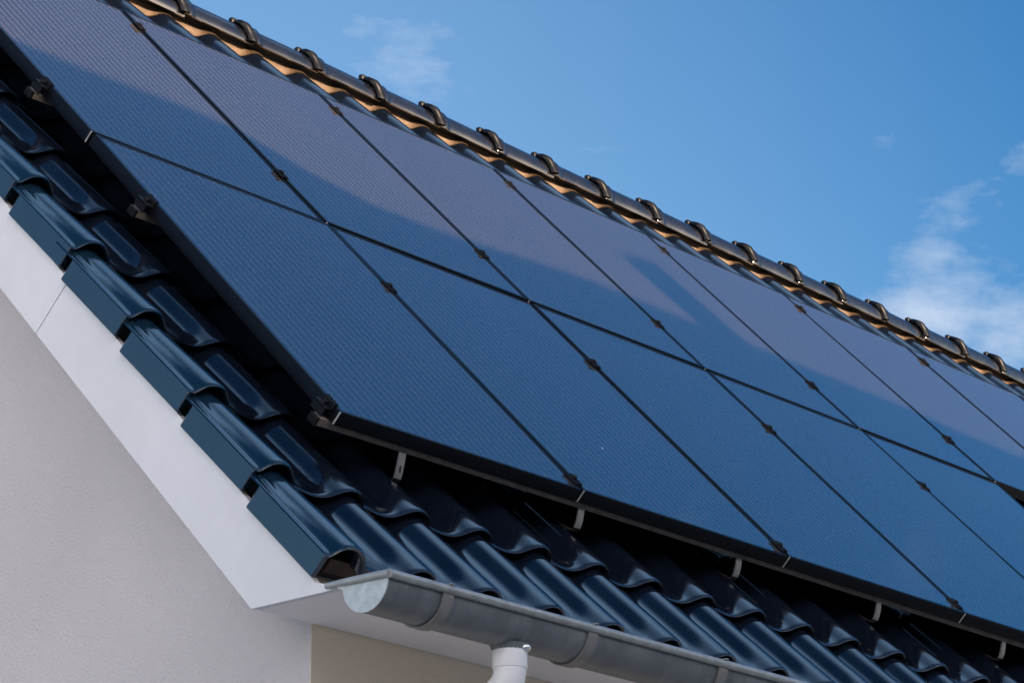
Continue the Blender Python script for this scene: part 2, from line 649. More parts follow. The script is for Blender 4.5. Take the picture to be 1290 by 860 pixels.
# roof: deck, tile field, then verge tiles, ridge tiles and clips as its pieces
roof = tile_field('roof', house)
mb = MB()
mb.extrude([W(0, -0.50, -0.222).yz, W(0, -0.50, -0.236).yz, W(0, VAP - 0.02, -0.236).yz, W(0, VAP - 0.02, -0.222).yz], lambda s, p: (s, p[0], p[1]), UB + 0.022, UEND)
mb.build('roof_underlay', M['deck'], roof)
mb = MB()
mb.extrude([W(0, -0.535, -0.205).yz, W(0, -0.535, -0.165).yz, W(0, -0.50, -0.165).yz, W(0, -0.50, -0.205).yz], lambda s, p: (s, p[0], p[1]), UB + 0.075, UEND)
mb.extrude([W(0, -0.49, -0.218).yz, W(0, -0.49, -0.150).yz, W(0, VAP - .05, -0.150).yz, W(0, VAP - .05, -0.218).yz], lambda s, p: (s, p[0], p[1]), UB + 0.034, UB + 0.060, 1)  # verge batten coloured black for the shade in the flap gaps
mb.build('batten', [M['wood'], M['deck']], roof)

back = roof.copy()
back.name = 'rear_roof'
COL.objects.link(back)
back.parent = house
back.matrix_local = Matrix.Translation((UEND + UR0 - PITCH, 2 * YA, 0)) @ Matrix.Rotation(PI, 4, 'Z')

# verge tile
def verge_tile():
    mb = MB()
    ur = UR0 - PITCH
    us = np.array([UF, UF + .0015, UF + .004, UF + .010, UF + .016, UF + .021, UF + .028, UF + .036, UF + .046, UF + .058, UF + .071, UF + .084, UF + .097, UF + .110, UF + .122, UF + .133, UF + .143, UF + .153, UF + .164, ur])
    hs = np.array([.040, .0435, .0452, .0455, .0457, .0475, .0560, .0655, .0740, .0805, .0840, .0845, .0825, .0770, .0685, .0570, .0430, .0290, .0180, .0130])
    lift = .036
    rows = []
    for t in (0, .004, .010, .018, .03, .06, .12, .2, .3, .43):
        nose = -0.0055 * (1 - min(t / 0.014, 1.0)) ** 2
        top = np.stack([us, np.full_like(us, t), NB + hs + nose - lift * (t / COURSE) * np.clip((hs - .044) / .02, .55, 1)], 1)
        rows.append(top)
    fr = rows[0].copy(); fr[:, 1] = 0.0028; fr[:, 2] -= THK * .45
    un = rows[0].copy(); un[:, 1] = 0.014; un[:, 2] -= THK; un[0, 0] += .012; un[1, 0] += .011; un[2, 0] += .008
    u2 = un.copy(); u2[:, 1] = .12; u2[:, 2] -= .004
    rows = [u2, un, fr] + rows
    out = []
    for k, r in enumerate(rows):
        l = r[-1]
        d = (0.0012, 0.0005, -0.006) if k >= 2 else (0, 0, -.001)
        z = (0.005, 0.013, 0.014) if k >= 2 else (.0005, .0006, .0007)
        out.append(np.vstack([r] + [[[l[0] + a, l[1], l[2] - b]] for a, b in zip(d, z)]))
    mb.grid(out)
    o0 = len(mb.v)
    # side flap hanging over the barge board
    th = 0.0125
    tl = 0.326
    def lip(t):
        return NB - lift * .55 * t / COURSE
    top_h, bot_h = .041, -.026
    for t0, t1 in ((0.0, tl),):
        vs = []
        for t in (t0, t0 + .003, t1 - .003, t1):
            e = 0.0012 if t in (t0, t1) else 0
            vs.append([(UF + e, t, lip(t) + top_h), (UF + e, t, lip(t) + bot_h + .002 + e), (UF + .002 + e, t, lip(t) + bot_h + e), (UF + th, t, lip(t) + bot_h + e), (UF + th, t, lip(t) + top_h)])
        mb.grid(vs, closev=True)
        n = len(mb.v)
        mb.f.append((n - 20, n - 19, n - 18, n - 17, n - 16)); mb.m.append(0)
        mb.f.append((n - 1, n - 2, n - 3, n - 4, n - 5)); mb.m.append(0)
    me = mb.mesh('verge_tile', M['verge'], 48)
    for p in me.polygons:
        if abs(p.normal.x) > .98 and p.area > .004:
            p.use_smooth = False
    return me


vmesh = verge_tile()
for r in range(NROW):
    o = D.objects.new('verge_tile', vmesh)
    COL.objects.link(o)
    o.parent = roof
    o.matrix_local = ROOF @ Matrix.Translation((rng.normal(0, .0008), VT0 - 0.035 + r * COURSE + rng.normal(0, .002), rng.normal(0, .0006))) @ Matrix.Rotation(rng.normal(0, .0015), 4, 'Z')

# ridge tiles
RR = 0.077
RPITCH = 0.3785
def ridge_tile():
    mb = MB()
    rows, inner = [], []
    stations = [(0, RR + .0065), (.002, RR + .0085), (.010, RR + .0095), (.050, RR + .0095), (.058, RR + .0075), (.068, RR + .0015), (.080, RR), (.2, RR), (.33, RR - .001), (.40, RR - .003)]
    ang = np.radians(np.linspace(-101, 101, 41))
    for x, r in stations:
        rad = r + 0.004 * np.cos(2 * ang) * 0.5
        rows.append(np.stack([np.full_like(ang, x), np.sin(ang) * rad, np.cos(ang) * rad], 1))
    for x, r in reversed(stations):
        rad = r - .012 + 0.004 * np.cos(2 * ang) * 0.5
        inner.append(np.stack([np.full_like(ang, x), np.sin(ang) * rad, np.cos(ang) * rad], 1))
    mb.grid(rows + inner, closeu=True)
    n = len(ang)
    k = len(stations)
    for j in (0, n - 1):
        for i in range(k - 1):
            a, b = i * n + j, (i + 1) * n + j
            c, d = (2 * k - 2 - i) * n + j, (2 * k - 1 - i) * n + j
            mb.f.append((a, b, c, d)); mb.m.append(0)
    return mb.mesh('ridge_tile', M['ridge'], 40)


def ridge_clip():
    mb = MB()
    ang = np.radians(np.linspace(-98, 98, 45))
    P = []
    for (dx, dr) in ((-.024, -.004), (-.022, .007), (-.015, .0125), (.010, .0125), (.017, .007), (.018, -.004)):
        x = dx + 0.016 * np.sin(ang * 3.2 + .6)
        rad = RR + .0095 + dr + 0.004 * np.cos(2 * ang) * .5 + .003 * np.cos(ang * 7)
        P.append(np.stack([x, np.sin(ang) * rad, np.cos(ang) * rad], 1))
    mb.grid(P, closeu=True)
    mb.box(-.040, -.012, -.012, .012, RR + .004, RR + .029, bev=.005)
    return mb.mesh('ridge_clip', M['clip'], 45)


rmesh, cmesh = ridge_tile(), ridge_clip()
RU0 = 1.833
i0 = -6
for i in range(i0, 27):
    u = RU0 + i * RPITCH
    if u > UEND:
        break
    o = D.objects.new('ridge_tile', rmesh)
    COL.objects.link(o)
    o.parent = roof
    o.matrix_local = Matrix.Translation((u + rng.normal(0, .0015), YA, ZA + rng.normal(0, .001))) @ Matrix.Rotation(rng.normal(0, .005), 4, 'Z') @ Matrix.Rotation(.022 + rng.normal(0, .005), 4, 'Y') @ Matrix.Rotation(rng.normal(0, .03), 4, 'X')
    o = D.objects.new('ridge_clip', cmesh)
    COL.objects.link(o)
    o.parent = roof
    o.matrix_local = Matrix.Translation((u - .004 + rng.normal(0, .0015), YA, ZA)) @ Matrix.Rotation(rng.normal(0, .03), 4, 'X')

# pleated ridge roll closing the gap between ridge tiles and top course
mb = MB()
us = np.arange(-0.15, 10.2, 0.0038)
sfr = ((us - UR0) / PITCH) % 1.0
hb_tab_x = np.linspace(0, 1, 60)
vb = 3.884
tt = vb - (VT0 + (NROW - 1) * COURSE)
hb_tab = surf(hb_tab_x, tt)
hb = NB + np.interp(sfr, hb_tab_x, hb_tab)
kern = np.ones(9) / 9
hb = np.convolve(np.pad(hb, 4, mode='edge'), kern, mode='valid')
hmax = NB + hb_tab.max()
hb = hmax - .80 * (hmax - hb)
zig = np.where(np.arange(len(us)) % 2 == 0, 0.0042, -0.0042)
rows = []
for f in np.linspace(0, 1, 6):
    v = vb - .012 + (0.042) * f ** 0.8 + zig * .9
    n = (hb + .003) * (1 - f) + (hmax - .003) * f + zig * .5
    if f == 0:
        n = hb + .0035 + zig * .4
    rows.append(np.stack([us, v * CT - n * ST, v * ST + n * CT + Z0], 1))
mb.grid(rows)
mb.build('ridge_comb', M['comb'], roof)
mb = MB()                                             # dark strip standing in for the shade under the ridge tiles
mb.extrude([W(0, VAP - .012, -.19).yz, W(0, VAP - .012, -.115).yz, W(0, VAP - .008, -.105).yz, W(0, VAP, -.11).yz, W(0, VAP, -.2).yz], lambda s, p: (s, p[0], p[1]), -.2, UEND)
mb.build('ridge_shade_strip', M['deck'], roof)

# ------------------------------------------------------------------ solar panels
PW, PH, GAPV = 0.9890, 1.529, 0.022
FD = 0.041


def panel_parts(parent):
    prof = [(0, -FD), (0, -.0012), (.0004, -.0004), (.0012, 0), (.0100, 0), (.0108, -.0003), (.0112, -.0010), (.0112, -.0085), (.0025, -.0090), (.0025, -FD + .0022), (.026, -FD + .0022), (.026, -FD)]
    corners = [(0, 0, 1, 1), (PW, 0, -1, 1), (PW, PH, -1, -1), (0, PH, 1, -1)]
    mb = MB()
    rows = []
    for (x, y, sx, sy) in corners:
        rows.append([(x + sx * a, y + sy * a, n) for a, n in prof])
    mb.grid(rows, closeu=True, closev=True)
    # pale strip at the lower left corner, a painted skylight glint on the frame
    for x in (0.0,):
        s = 1 if x == 0 else -1
        x0, x1 = sorted((x + s * -.0006, x + s * .0032))
        mb.box(x0, x1, -.0009, .0022, -FD + .001, -.0008, mi=1)
    fr = mb.build('frame', [M['frame'], M['edge_glint']], parent, 30)
    mb = MB()
    e = .0105
    mb.box(e, PW - e, e, PH - e, -.0068, -.0016)
    mb.build('glass', M['glass'], parent)
    mb = MB()
    mb.box(e + .001, PW - e - .001, e + .001, PH - e - .001, -.0085, -.0071)
    mb.build('back_sheet', M['back'], parent)


labels_low = [
    'black solar panel at the eaves corner beside the verge tiles, leftmost of the lower row',
    'second black solar panel from the verge in the lower row above the gutter',
    'third black solar panel from the verge in the lower row above the eaves tiles',
    'fourth black solar panel from the verge in the lower row',
    'last black solar panel of the lower row, beside the dark open gap']
labels_top = [
    'leftmost black solar panel of the upper row, beside the verge tiles and half in shadow',
    'second black solar panel from the verge in the upper row under the ridge',
    'third black solar panel from the verge in the upper row under the ridge',
    'black solar panel under the ridge crossed by the pointed finger-shaped shadow',
    'black upper-row solar panel just right of the finger-shaped shadow',
    'upper-row black solar panel overhanging the open gap, sixth from the verge',
    'seventh black solar panel from the verge, upper row, near the right picture edge',
    'eighth and rightmost visible black solar panel of the upper row']
proto = None
for row, labels in ((0, labels_low), (1, labels_top)):
    for i, lab in enumerate(labels):
        if proto is None:
            proto = empty('solar_panel')
            panel_parts(proto)
            o = proto
        else:
            o = copy_tree(proto)
        o.matrix_world = ROOF @ Matrix.Translation((i + .0055, row * H + (0 if row == 0 else 0.0), 0)) @ Matrix.Rotation(rng.normal(0, .0018), 4, 'Y') @ Matrix.Rotation(rng.normal(0, .0012), 4, 'X')
        tag(o, lab, 'solar panel', 'black solar panels on the roof')

# mounting rails with clamps and hooks
RAILS = [(0.054, 5.06, 'lowest mounting rail, held by steel hooks under the bottom edge of the solar panels'),
         (H - .416, 5.06, 'mounting rail under the upper part of the lower row of solar panels'),
         (H + .315, 8.06, 'mounting rail under the lower part of the upper row of solar panels'),
         (2 * H - .156, 8.06, 'topmost mounting rail, under the solar panels just below the ridge')]


def clamp_mesh():
    mb = MB()
    L_ = .030
    # two serrated wings lying on the frames, a channel between them
    for s in (-1, 1):
        x0, x1 = sorted((s * .0050, s * .0165))
        mb.box(x0, x1, -L_, L_, .0004, .0042, bev=.0008)
        for k in range(5):
            y = -L_ + .006 + k * .012
            mb.box(min(s * .009, s * .0155), max(s * .009, s * .0155), y - .002, y + .002, .0038, .0066)
    mb.box(-.0052, .0052, -L_, L_, -.036, -.004)
    mb.box(-.0056, -.0040, -L_, L_, -.006, .0041)
    mb.box(.0040, .0056, -L_, L_, -.006, .0041)
    return mb.mesh('mid_clamp', M['black_alu'])


def bolt_mesh():
    mb = MB()
    seg = 10
    rows = []
    for r, z in ((.0072, .003), (.0072, .0125), (.0064, .0135), (.0040, .0135), (.0036, .008)):
        rows.append([(r * math.cos(k * 2 * PI / seg), r * math.sin(k * 2 * PI / seg), z) for k in range(seg)])
    mb.grid(rows, closev=True)
    n = len(mb.v)
    mb.f.append(tuple(range(n - seg, n))); mb.m.append(0)
    return mb.mesh('bolt', M['black_alu'])


def end_clamp_mesh():
    mb = MB()
    L_ = .028
    mb.box(-.0015, .0085, -L_, L_, .0004, .0044, bev=.0008)
    mb.box(-.0050, -.0012, -L_, L_, -.041, .0042, bev=.0006)
    mb.box(-.030, -.0045, -L_, L_, -.020, -.012, bev=.0008)
    mb.box(-.030, -.026, -L_, L_, -.041, -.012, bev=.0006)
    for k in range(4):
        y = -L_ + .007 + k * .014
        mb.box(-.001, .008, y - .0022, y + .0022, .004, .0068)
    return mb.mesh('end_clamp', M['black_alu'])


def hook_mesh(slotted):
    mb = MB()
    path = [(.045, -.048), (.030, -.050), (.020, -.056), (.012, -.068), (.004, -.080), (-.004, -.092), (-.010, -.106), (-.012, -.114)] if not slotted else \
           [(.040, -.050), (.026, -.052), (.016, -.058), (.008, -.070), (-.006, -.092), (-.018, -.112), (-.024, -.126)]
    pts = np.array(path)
    tan = np.gradient(pts, axis=0)
    tan /= np.linalg.norm(tan, axis=1)[:, None]
    nor = np.stack([-tan[:, 1], tan[:, 0]], 1)
    w, th = .0130, .0025
    ring = []
    for p, q in zip(pts, nor):
        a, b = p + q * th, p - q * th
        ring.append([(-w, *a), (w, *a), (w, *b), (-w, *b)])
    mb.grid(ring, closev=True)
    mb.f.append((0, 1, 2, 3)); mb.m.append(0)
    # the foot running up under the next tile, coloured black to sink into the shade
    foot = np.array([path[-1], (path[-1][0] + .004, path[-1][1] - .012), (path[-1][0] + .03, path[-1][1] - .022), (.12, -.158)])
    ft = np.gradient(foot, axis=0)
    ft /= np.linalg.norm(ft, axis=1)[:, None]
    fr = []
    for p, q in zip(foot, np.stack([-ft[:, 1], ft[:, 0]], 1)):
        a, b = p + q * th, p - q * th
        fr.append([(-w, *a), (w, *a), (w, *b), (-w, *b)])
    mb.grid(fr, mi=1, closev=True)
    if slotted:      # dark slot and bolt head in the flat face
        p, q = (pts[4] + pts[5]) / 2, nor[4]
        t = tan[4]
        s = np.sign(q[1]) if abs(q[1]) > .3 else 1
        for off, ww, ll, mi in ((.0034, .0045, .011, 1),):
            for sg in (-1, 1):
                c = p + q * off * sg
                vs = []
                for a in np.linspace(0, 2 * PI, 14, endpoint=False):
                    yy = math.sin(a) * ww
                    xx = math.cos(a) * ll
                    vs.append((yy, *(c + t * xx)))
                mb.add(vs, [tuple(range(14))], mi)
    return mb.mesh('roof_hook', [M['steel'], M['deck']], 40)


cm_, bm_, em_, hk1, hk2 = clamp_mesh(), bolt_mesh(), end_clamp_mesh(), hook_mesh(True), hook_mesh(False)


def link(name, me, parent, mw):
    o = D.objects.new(name, me)
    COL.objects.link(o)
    o.parent = parent
    o.matrix_local = mw
    return o


for ri, (v, ue, lab) in enumerate(RAILS):
    r = empty('mounting_rail', ROOF @ Matrix.Translation((0, v, 0)))
    tag(r, lab, 'mounting rail', 'mounting rails under the solar panels')
    mb = MB()
    u0 = -.028
    prof = [(-.018, -.0413), (-.018, -.047), (-.0165, -.0485), (-.018, -.050), (-.018, -.0635), (.018, -.0635), (.018, -.0413)]
    if ri == 0:
        prof = [(a - .022, b) for a, b in prof]
    mb.extrude(prof, lambda s, p: (s, p[0], p[1]), u0, ue)
    mb.build('rail', M['rail'], r)
    mb = MB()
    yo = -.022 if ri == 0 else 0
    mb.box(u0 - .012, u0 - .0005, -.0185 + yo, .0195 + yo, -.068, -.0416, bev=.003)
    mb.build('end_cap', M['black_alu'], r)
    e = link('end_clamp', em_, r, Matrix.Translation((.0055, 0, 0)))
    link('bolt', bm_, e, Matrix.Translation((-.0165, 0, -.015)))
    nseam = 5 if ri < 2 else 8
    for i in range(1, nseam):
        c = link('mid_clamp', cm_, r, Matrix.Translation((i, 0, 0)) @ Matrix.Rotation(rng.normal(0, .03), 4, 'Z'))
        link('bolt', bm_, c, Matrix.Translation((0, 0, 0)))
    if ri < 2:
        ce = link('end_clamp', em_, r, Matrix.Translation((4.9945, 0, 0)) @ Matrix.Rotation(PI, 4, 'Z'))
    if ri == 0:
        for k in range(6):
            h = link('roof_hook', hk1 if k == 0 else hk2, r, Matrix.Translation((.300 + k * .757, -v + .0, 0)))
            if k == 0:
                h['label'] = 'flat slotted steel hook'

# ------------------------------------------------------------------ gutter
GC = Vector((0, -.454, Z0 - .607))
GR = .0745
GU0 = -.352
gut = empty('gutter', Matrix.Translation((GU0, GC.y, GC.z)))
tag(gut, 'half-round weathered grey zinc gutter along the tiled eaves', 'gutter')
GL = UEND - GU0
mb = MB()
a = np.linspace(0, PI, 33)
rows = []
prof = [(math.cos(t + PI) * GR, math.sin(t + PI) * GR) for t in a] + [(math.cos(-t) * (GR - .0025), math.sin(-t) * (GR - .0025)) for t in a]
# prof runs front(-y) -> bottom -> back outside, then back inside
mb.extrude(prof, lambda s, p: (s, p[0], p[1]), 0.0, GL)
mb.box(0, GL, GR - .0024, GR + .0005, -.001, .016)
mb.build('trough', M['zinc'], gut, 40)
mb = MB()
mb.tube([(-.004, -GR - .006, .006), (GL, -GR - .006, .006)], .0108, 16)
mb.build('front_bead', M['bead'], gut, 40)
mb = MB()
pts = [(-.0035, math.cos(t + PI) * (GR + .0015), math.sin(t + PI) * (GR + .0015)) for t in np.linspace(0, PI, 33)]
pts = pts + [(-.0002, p[1], p[2]) for p in reversed(pts)]
n = 33
fs = [tuple(range(n)), tuple(range(n, 2 * n))] + [(i, i + 1, 2 * n - 2 - i, 2 * n - 1 - i) for i in range(n - 1)]
mb.add(pts, fs)
ec = mb.build('end_cap', M['zinc_cap'], gut)
mb = MB()                                              # folded rim over the end cap
mb.tube([(-.004, -GR - .006, .006), (-.006, -GR * .4, .0075), (-.006, GR * .6, .0085), (-.005, GR + .055, .010)], [.0108, .010, .0095, .008], 14)
mb.build('end_rim', M['bead'], gut, 40)


def bracket_mesh():
    mb = MB()
    rows = []
    w = .0185
    path = [(math.cos(t + PI) * (GR + .004), math.sin(t + PI) * (GR + .004)) for t in np.linspace(.02, PI * .93, 24)]
    path += [(GR + .012, .0), (GR + .026, .03)]
    path = np.array(path)
    tan = np.gradient(path, axis=0)
    tan /= np.linalg.norm(tan, axis=1)[:, None]
    nor = np.stack([-tan[:, 1], tan[:, 0]], 1)
    for p, q in zip(path, nor):
        i, o = p + q * .0025, p - q * .0025
        rows.append([(-w, *i), (w, *i), (w, *o), (-w, *o)])
    mb.grid(rows, closev=True)
    mb.f.append((0, 1, 2, 3)); mb.m.append(0)
    # spring tongue folded over the bead
    mb.box(-.006, .006, -GR - .020, -GR + .006, .0145, .0185, bev=.001)
    return mb.mesh('gutter_bracket', M['bracket'], 40)


bk = bracket_mesh()
for k in range(22):
    u = -.148 + k * .545
    link('gutter_bracket', bk, gut, Matrix.Translation((u - GU0, 0, 0)) @ Matrix.Rotation(rng.normal(0, .02), 4, 'Z'))

# outlet and downpipe
PU = .165
mb = MB()
seg = 24
rows = []
for r, z in ((.052, -.066), (.047, -.076), (.044, -.084), (.042, -.098), (.040, -.098), (.040, -.07)):
    rows.append([(r * math.cos(k * 2 * PI / seg) + PU - GU0, r * math.sin(k * 2 * PI / seg), z) for k in range(seg)])
mb.grid(rows, closev=True)
ob = mb.build('outlet', M['zinc'], gut, 50)
mb = MB()
bmx = bmesh.new()
bmesh.ops.create_uvsphere(bmx, u_segments=14, v_segments=8, radius=.016)
bmx.verts.index_update()
mb.add([(v.co.x + PU - GU0 + .012, v.co.y * 1.0 - .040, v.co.z * .8 - .076) for v in bmx.verts], [[v.index for v in f.verts] for f in bmx.faces])
bmx.free()
mb.build('solder_drop', M['solder'], ob, 60)

dp = empty('downpipe', Matrix.Translation((PU, YW - .06, 0)))
tag(dp, 'white plastic downpipe elbow under the zinc gutter, bending back to the wall', 'downpipe')
y0 = GC.y - (YW - .06)
mb = MB()
zt = GC.z - .072
path, rad = [], []
path += [(0, y0, zt - .050), (0, y0, zt - .056)]
# bend towards the wall
for k in range(1, 9):
    a = math.radians(56) * k / 8
    R_ = .06
    path.append((0, y0 + R_ * (1 - math.cos(a)), zt - .056 - R_ * math.sin(a)))
yl, zl = path[-1][1], path[-1][2]
d = Vector((0, math.sin(math.radians(56)), -math.cos(math.radians(56))))
run = (0 - yl - .07 * (1 - math.cos(math.radians(56)))) / d.y
p2 = Vector((0, yl, zl)) + d * run
path.append(tuple(p2))
for k in range(1, 9):
    a = math.radians(56) * (1 - k / 8)
    path.append((0, p2.y + .07 * (math.cos(a) - math.cos(math.radians(56))), p2.z - .07 * (math.sin(math.radians(56)) - math.sin(a))))
path.append((0, path[-1][1], 0.05))
mb.tube(path, .0415, 28)
mb.build('pipe', M['pvc'], dp, 40)
mb = MB()
rows = []
seg = 32
for r, z in ((.0405, zt + .002), (.0425, zt + .003), (.0445, zt), (.0448, zt - .004), (.0448, zt - .052), (.0440, zt - .054), (.0420, zt - .055), (.0420, zt - .06), (.0405, zt - .058)):
    rows.append([(r * math.cos(k * 2 * PI / seg), y0 + r * math.sin(k * 2 * PI / seg), z) for k in range(seg)])
mb.grid(rows, closev=True)
mb.build('collar', M['pvc'], dp, 40)
mb = MB()
mb.box(-.055, .055, -.050, .058, 1.6, 1.63, bev=.004)
mb.build('pipe_bracket', M['bracket'], dp)

# ------------------------------------------------------------------ sun, and the neighbour that shades the lower roof
EL = math.radians(8.0)
SU = 0.14
S = Vector((SU, -math.sqrt(max(0, 1 - SU * SU)) * math.cos(EL), math.sin(EL)))
S.x = SU * math.cos(EL)
S.normalize()
YN = -9.2


def cast(u, v):
    """point on the plane y = YN that throws its shadow on panel point (u, v)"""
    p = W(u, v, 0)
    t = (YN - p.y) / S.y
    return p + S * t


nb = empty('neighbouring_house', Matrix.Translation((3.0, YN, 0)))
tag(nb, 'low neighbouring house with a chimney, standing across the garden in front of the eaves', 'house')
# ridge line: two joined roofs with a shallow dip, from the outline of the shade
ridge = [(-14, 2.20), (-2.0, 2.21), (0.05, 2.17), (0.35, 2.165), (0.75, 2.205), (1.0, 2.19), (1.25, 2.02), (1.5, 1.945), (1.85, 1.945), (2.25, 2.01), (2.7, 2.075), (5.0, 2.085), (5.4, 2.04), (6.3, 2.03), (16, 2.03)]
pts = [cast(u, v) for u, v in ridge]
mb = MB()
ez = 2.35
half = 2.75
off = Vector((3.0, YN, 0))
top = [p - off for p in pts]
fr = [(p.x, -half, ez) for p in top]
bk_ = [(p.x, half - .3, ez) for p in top]
lo1 = [(p.x, -half, ez - .12) for p in top]
lo2 = [(p.x, half - .3, ez - .12) for p in top]
mb.grid([lo1, fr, [tuple(p) for p in top], bk_, lo2], closeu=True)
n = len(top)
for j in (0, n - 1):
    mb.f.append(tuple(k * n + j for k in range(5))); mb.m.append(0)
nroof = mb.build('roof', M['roof_other'], nb)
mb = MB()
mb.box(top[0].x + .3, top[-1].x - .3, -half + .35, half - .65, 0, ez - .1)
mb.build('wall', M['wall_other'], nb)
mb = MB()
c0, c1 = cast(3.425, 2.60), cast(3.70, 2.68)
x0, x1 = c0.x - off.x, c1.x - off.x
zb = top[10].z - .6
mb.box(x0, x1, -.14, .14, zb, c0.z)
mb.extrude([(x0, c0.z), (x1, c0.z), (x1, c1.z)], lambda s, p: (p[0], s, p[1]), -.14, .14)
mb.build('chimney', M['brick'], nroof)

# ------------------------------------------------------------------ ground
mb = MB()
seg = 64
rows = [[(r * math.cos(k * 2 * PI / seg), r * math.sin(k * 2 * PI / seg), 0) for k in range(seg)] for r in (.01, 8, 20, 60, 300, 3000)]
mb.grid(rows, closev=True)
g = mb.build('ground', M['ground'])
tag(g, 'flat garden ground around the house', 'ground', kind='structure')

# ------------------------------------------------------------------ camera
RC = Matrix(((0.66227, -0.74926, -0.00222), (0.24423, 0.21867, -0.94474), (0.70834, 0.62513, 0.32781)))
cam = D.cameras.new('camera')
cam.sensor_width = 36
cam.sensor_fit = 'HORIZONTAL'
cam.lens = 3629.085 / 1290 * 36
cam.clip_start = 0.05
cam.clip_end = 8000
co = D.objects.new('camera', cam)
COL.objects.link(co)
right, down, fwd = (Vector(RC[i]).normalized() for i in range(3))
m3 = Matrix((right, -down, -fwd)).transposed()
co.matrix_world = Matrix.Translation((-5.13462, -5.14106, -2.32226 + Z0)) @ m3.to_4x4()
scene.camera = co

# ------------------------------------------------------------------ light
sl = D.lights.new('sun', 'SUN')
sl.energy = 4.7
sl.angle = math.radians(0.42)
sl.color = (1.0, 0.74, 0.50)
so = D.objects.new('sun', sl)
COL.objects.link(so)
so.location = (0, -20, 20)
so.rotation_euler = S.to_track_quat('Z', 'Y').to_euler()

w = D.worlds.new('World')
scene.world = w
w.use_nodes = True
nt = w.node_tree
L = nt.links.new
bg = nt.nodes['Background']
sky = nd(nt, 'ShaderNodeTexSky', sky_type='NISHITA')
sky.sun_disc = False
sky.sun_elevation = EL
sky.sun_rotation = math.atan2(S.x, S.y)
sky.altitude = 50
sky.air_density = 1.0
sky.dust_density = 0.6
sky.ozone_density = 2.5
tc = nd(nt, 'ShaderNodeTexCoord')
# thin clouds: noise over the dome, gathered towards a few directions
nrm = nd(nt, 'ShaderNodeVectorMath', operation='NORMALIZE')
L(tc.outputs['Generated'], nrm.inputs[0])
mp = nd(nt, 'ShaderNodeMapping')
mp.inputs['Scale'].default_value = (16, 16, 34)
mp.inputs['Location'].default_value = (3.1, 1.7, 0.4)
L(nrm.outputs[0], mp.inputs['Vector'])
cn = nd(nt, 'ShaderNodeTexNoise', i_Scale=1.0, i_Detail=9.0, i_Roughness=0.58)
L(mp.outputs['Vector'], cn.inputs['Vector'])
acc = None
for d, tight, amp in (((.7943, .5065, .3320), .026, .28), ((.8085, .4871, .3240), .028, .26), ((.7952, .4949, .3490), .024, .21), ((.81, .46, .362), .028, .11), ((.6537, .6259, .4254), .045, .07), ((.83, .52, .28), .07, .10)):
    v = Vector(d).normalized()
    ds = nd(nt, 'ShaderNodeVectorMath', operation='DISTANCE')
    L(nrm.outputs[0], ds.inputs[0])
    ds.inputs[1].default_value = v
    mr = nd(nt, 'ShaderNodeMapRange', interpolation_type='SMOOTHSTEP')
    mr.inputs['From Min'].default_value = tight * 1.6
    mr.inputs['From Max'].default_value = 0.0
    mr.inputs['To Min'].default_value = 0.0
    mr.inputs['To Max'].default_value = amp
    L(ds.outputs['Value'], mr.inputs['Value'])
    if acc is None:
        acc = mr.outputs['Result']
    else:
        ad = nd(nt, 'ShaderNodeMath', operation='MAXIMUM')
        L(acc, ad.inputs[0])
        L(mr.outputs['Result'], ad.inputs[1])
        acc = ad.outputs[0]
sm = nd(nt, 'ShaderNodeMath', operation='ADD')
L(cn.outputs['Fac'], sm.inputs[0])
L(acc, sm.inputs[1])
cr = ramp(nt, [(0.64, 0.0), (1.02, 0.92)])
L(sm.outputs[0], cr.inputs['Fac'])
hs = nd(nt, 'ShaderNodeHueSaturation', i_Saturation=1.06, i_Value=0.92)
pd = nd(nt, 'ShaderNodeVectorMath', operation='DOT_PRODUCT')
L(nrm.outputs[0], pd.inputs[0])
pd.inputs[1].default_value = S
# the sky is deepest at a right angle to the sun
pm = nd(nt, 'ShaderNodeMapRange', interpolation_type='SMOOTHSTEP')
pm.inputs['From Min'].default_value = 0.18
pm.inputs['From Max'].default_value = 0.52
pab = nd(nt, 'ShaderNodeMath', operation='ABSOLUTE')
L(pd.outputs['Value'], pab.inputs[0])
L(pab.outputs[0], pm.inputs['Value'])
pc = nd(nt, 'ShaderNodeMix', data_type='RGBA')
L(pm.outputs['Result'], pc.inputs['Factor'])
pc.inputs[6].default_value = (0.30, 0.60, 0.82, 1)
pc.inputs[7].default_value = (1.0, 0.98, 1.0, 1)
pmu = nd(nt, 'ShaderNodeMix', data_type='RGBA', blend_type='MULTIPLY')
pmu.inputs['Factor'].default_value = 1.0
L(sky.outputs[0], pmu.inputs[6])
L(pc.outputs[2], pmu.inputs[7])
L(pmu.outputs[2], hs.inputs['Color'])
mx = nd(nt, 'ShaderNodeMix', data_type='RGBA')
L(cr.outputs['Color'], mx.inputs['Factor'])
L(hs.outputs['Color'], mx.inputs[6])
mx.inputs[7].default_value = (2.1, 2.35, 2.75, 1)
L(mx.outputs[2], bg.inputs['Color'])
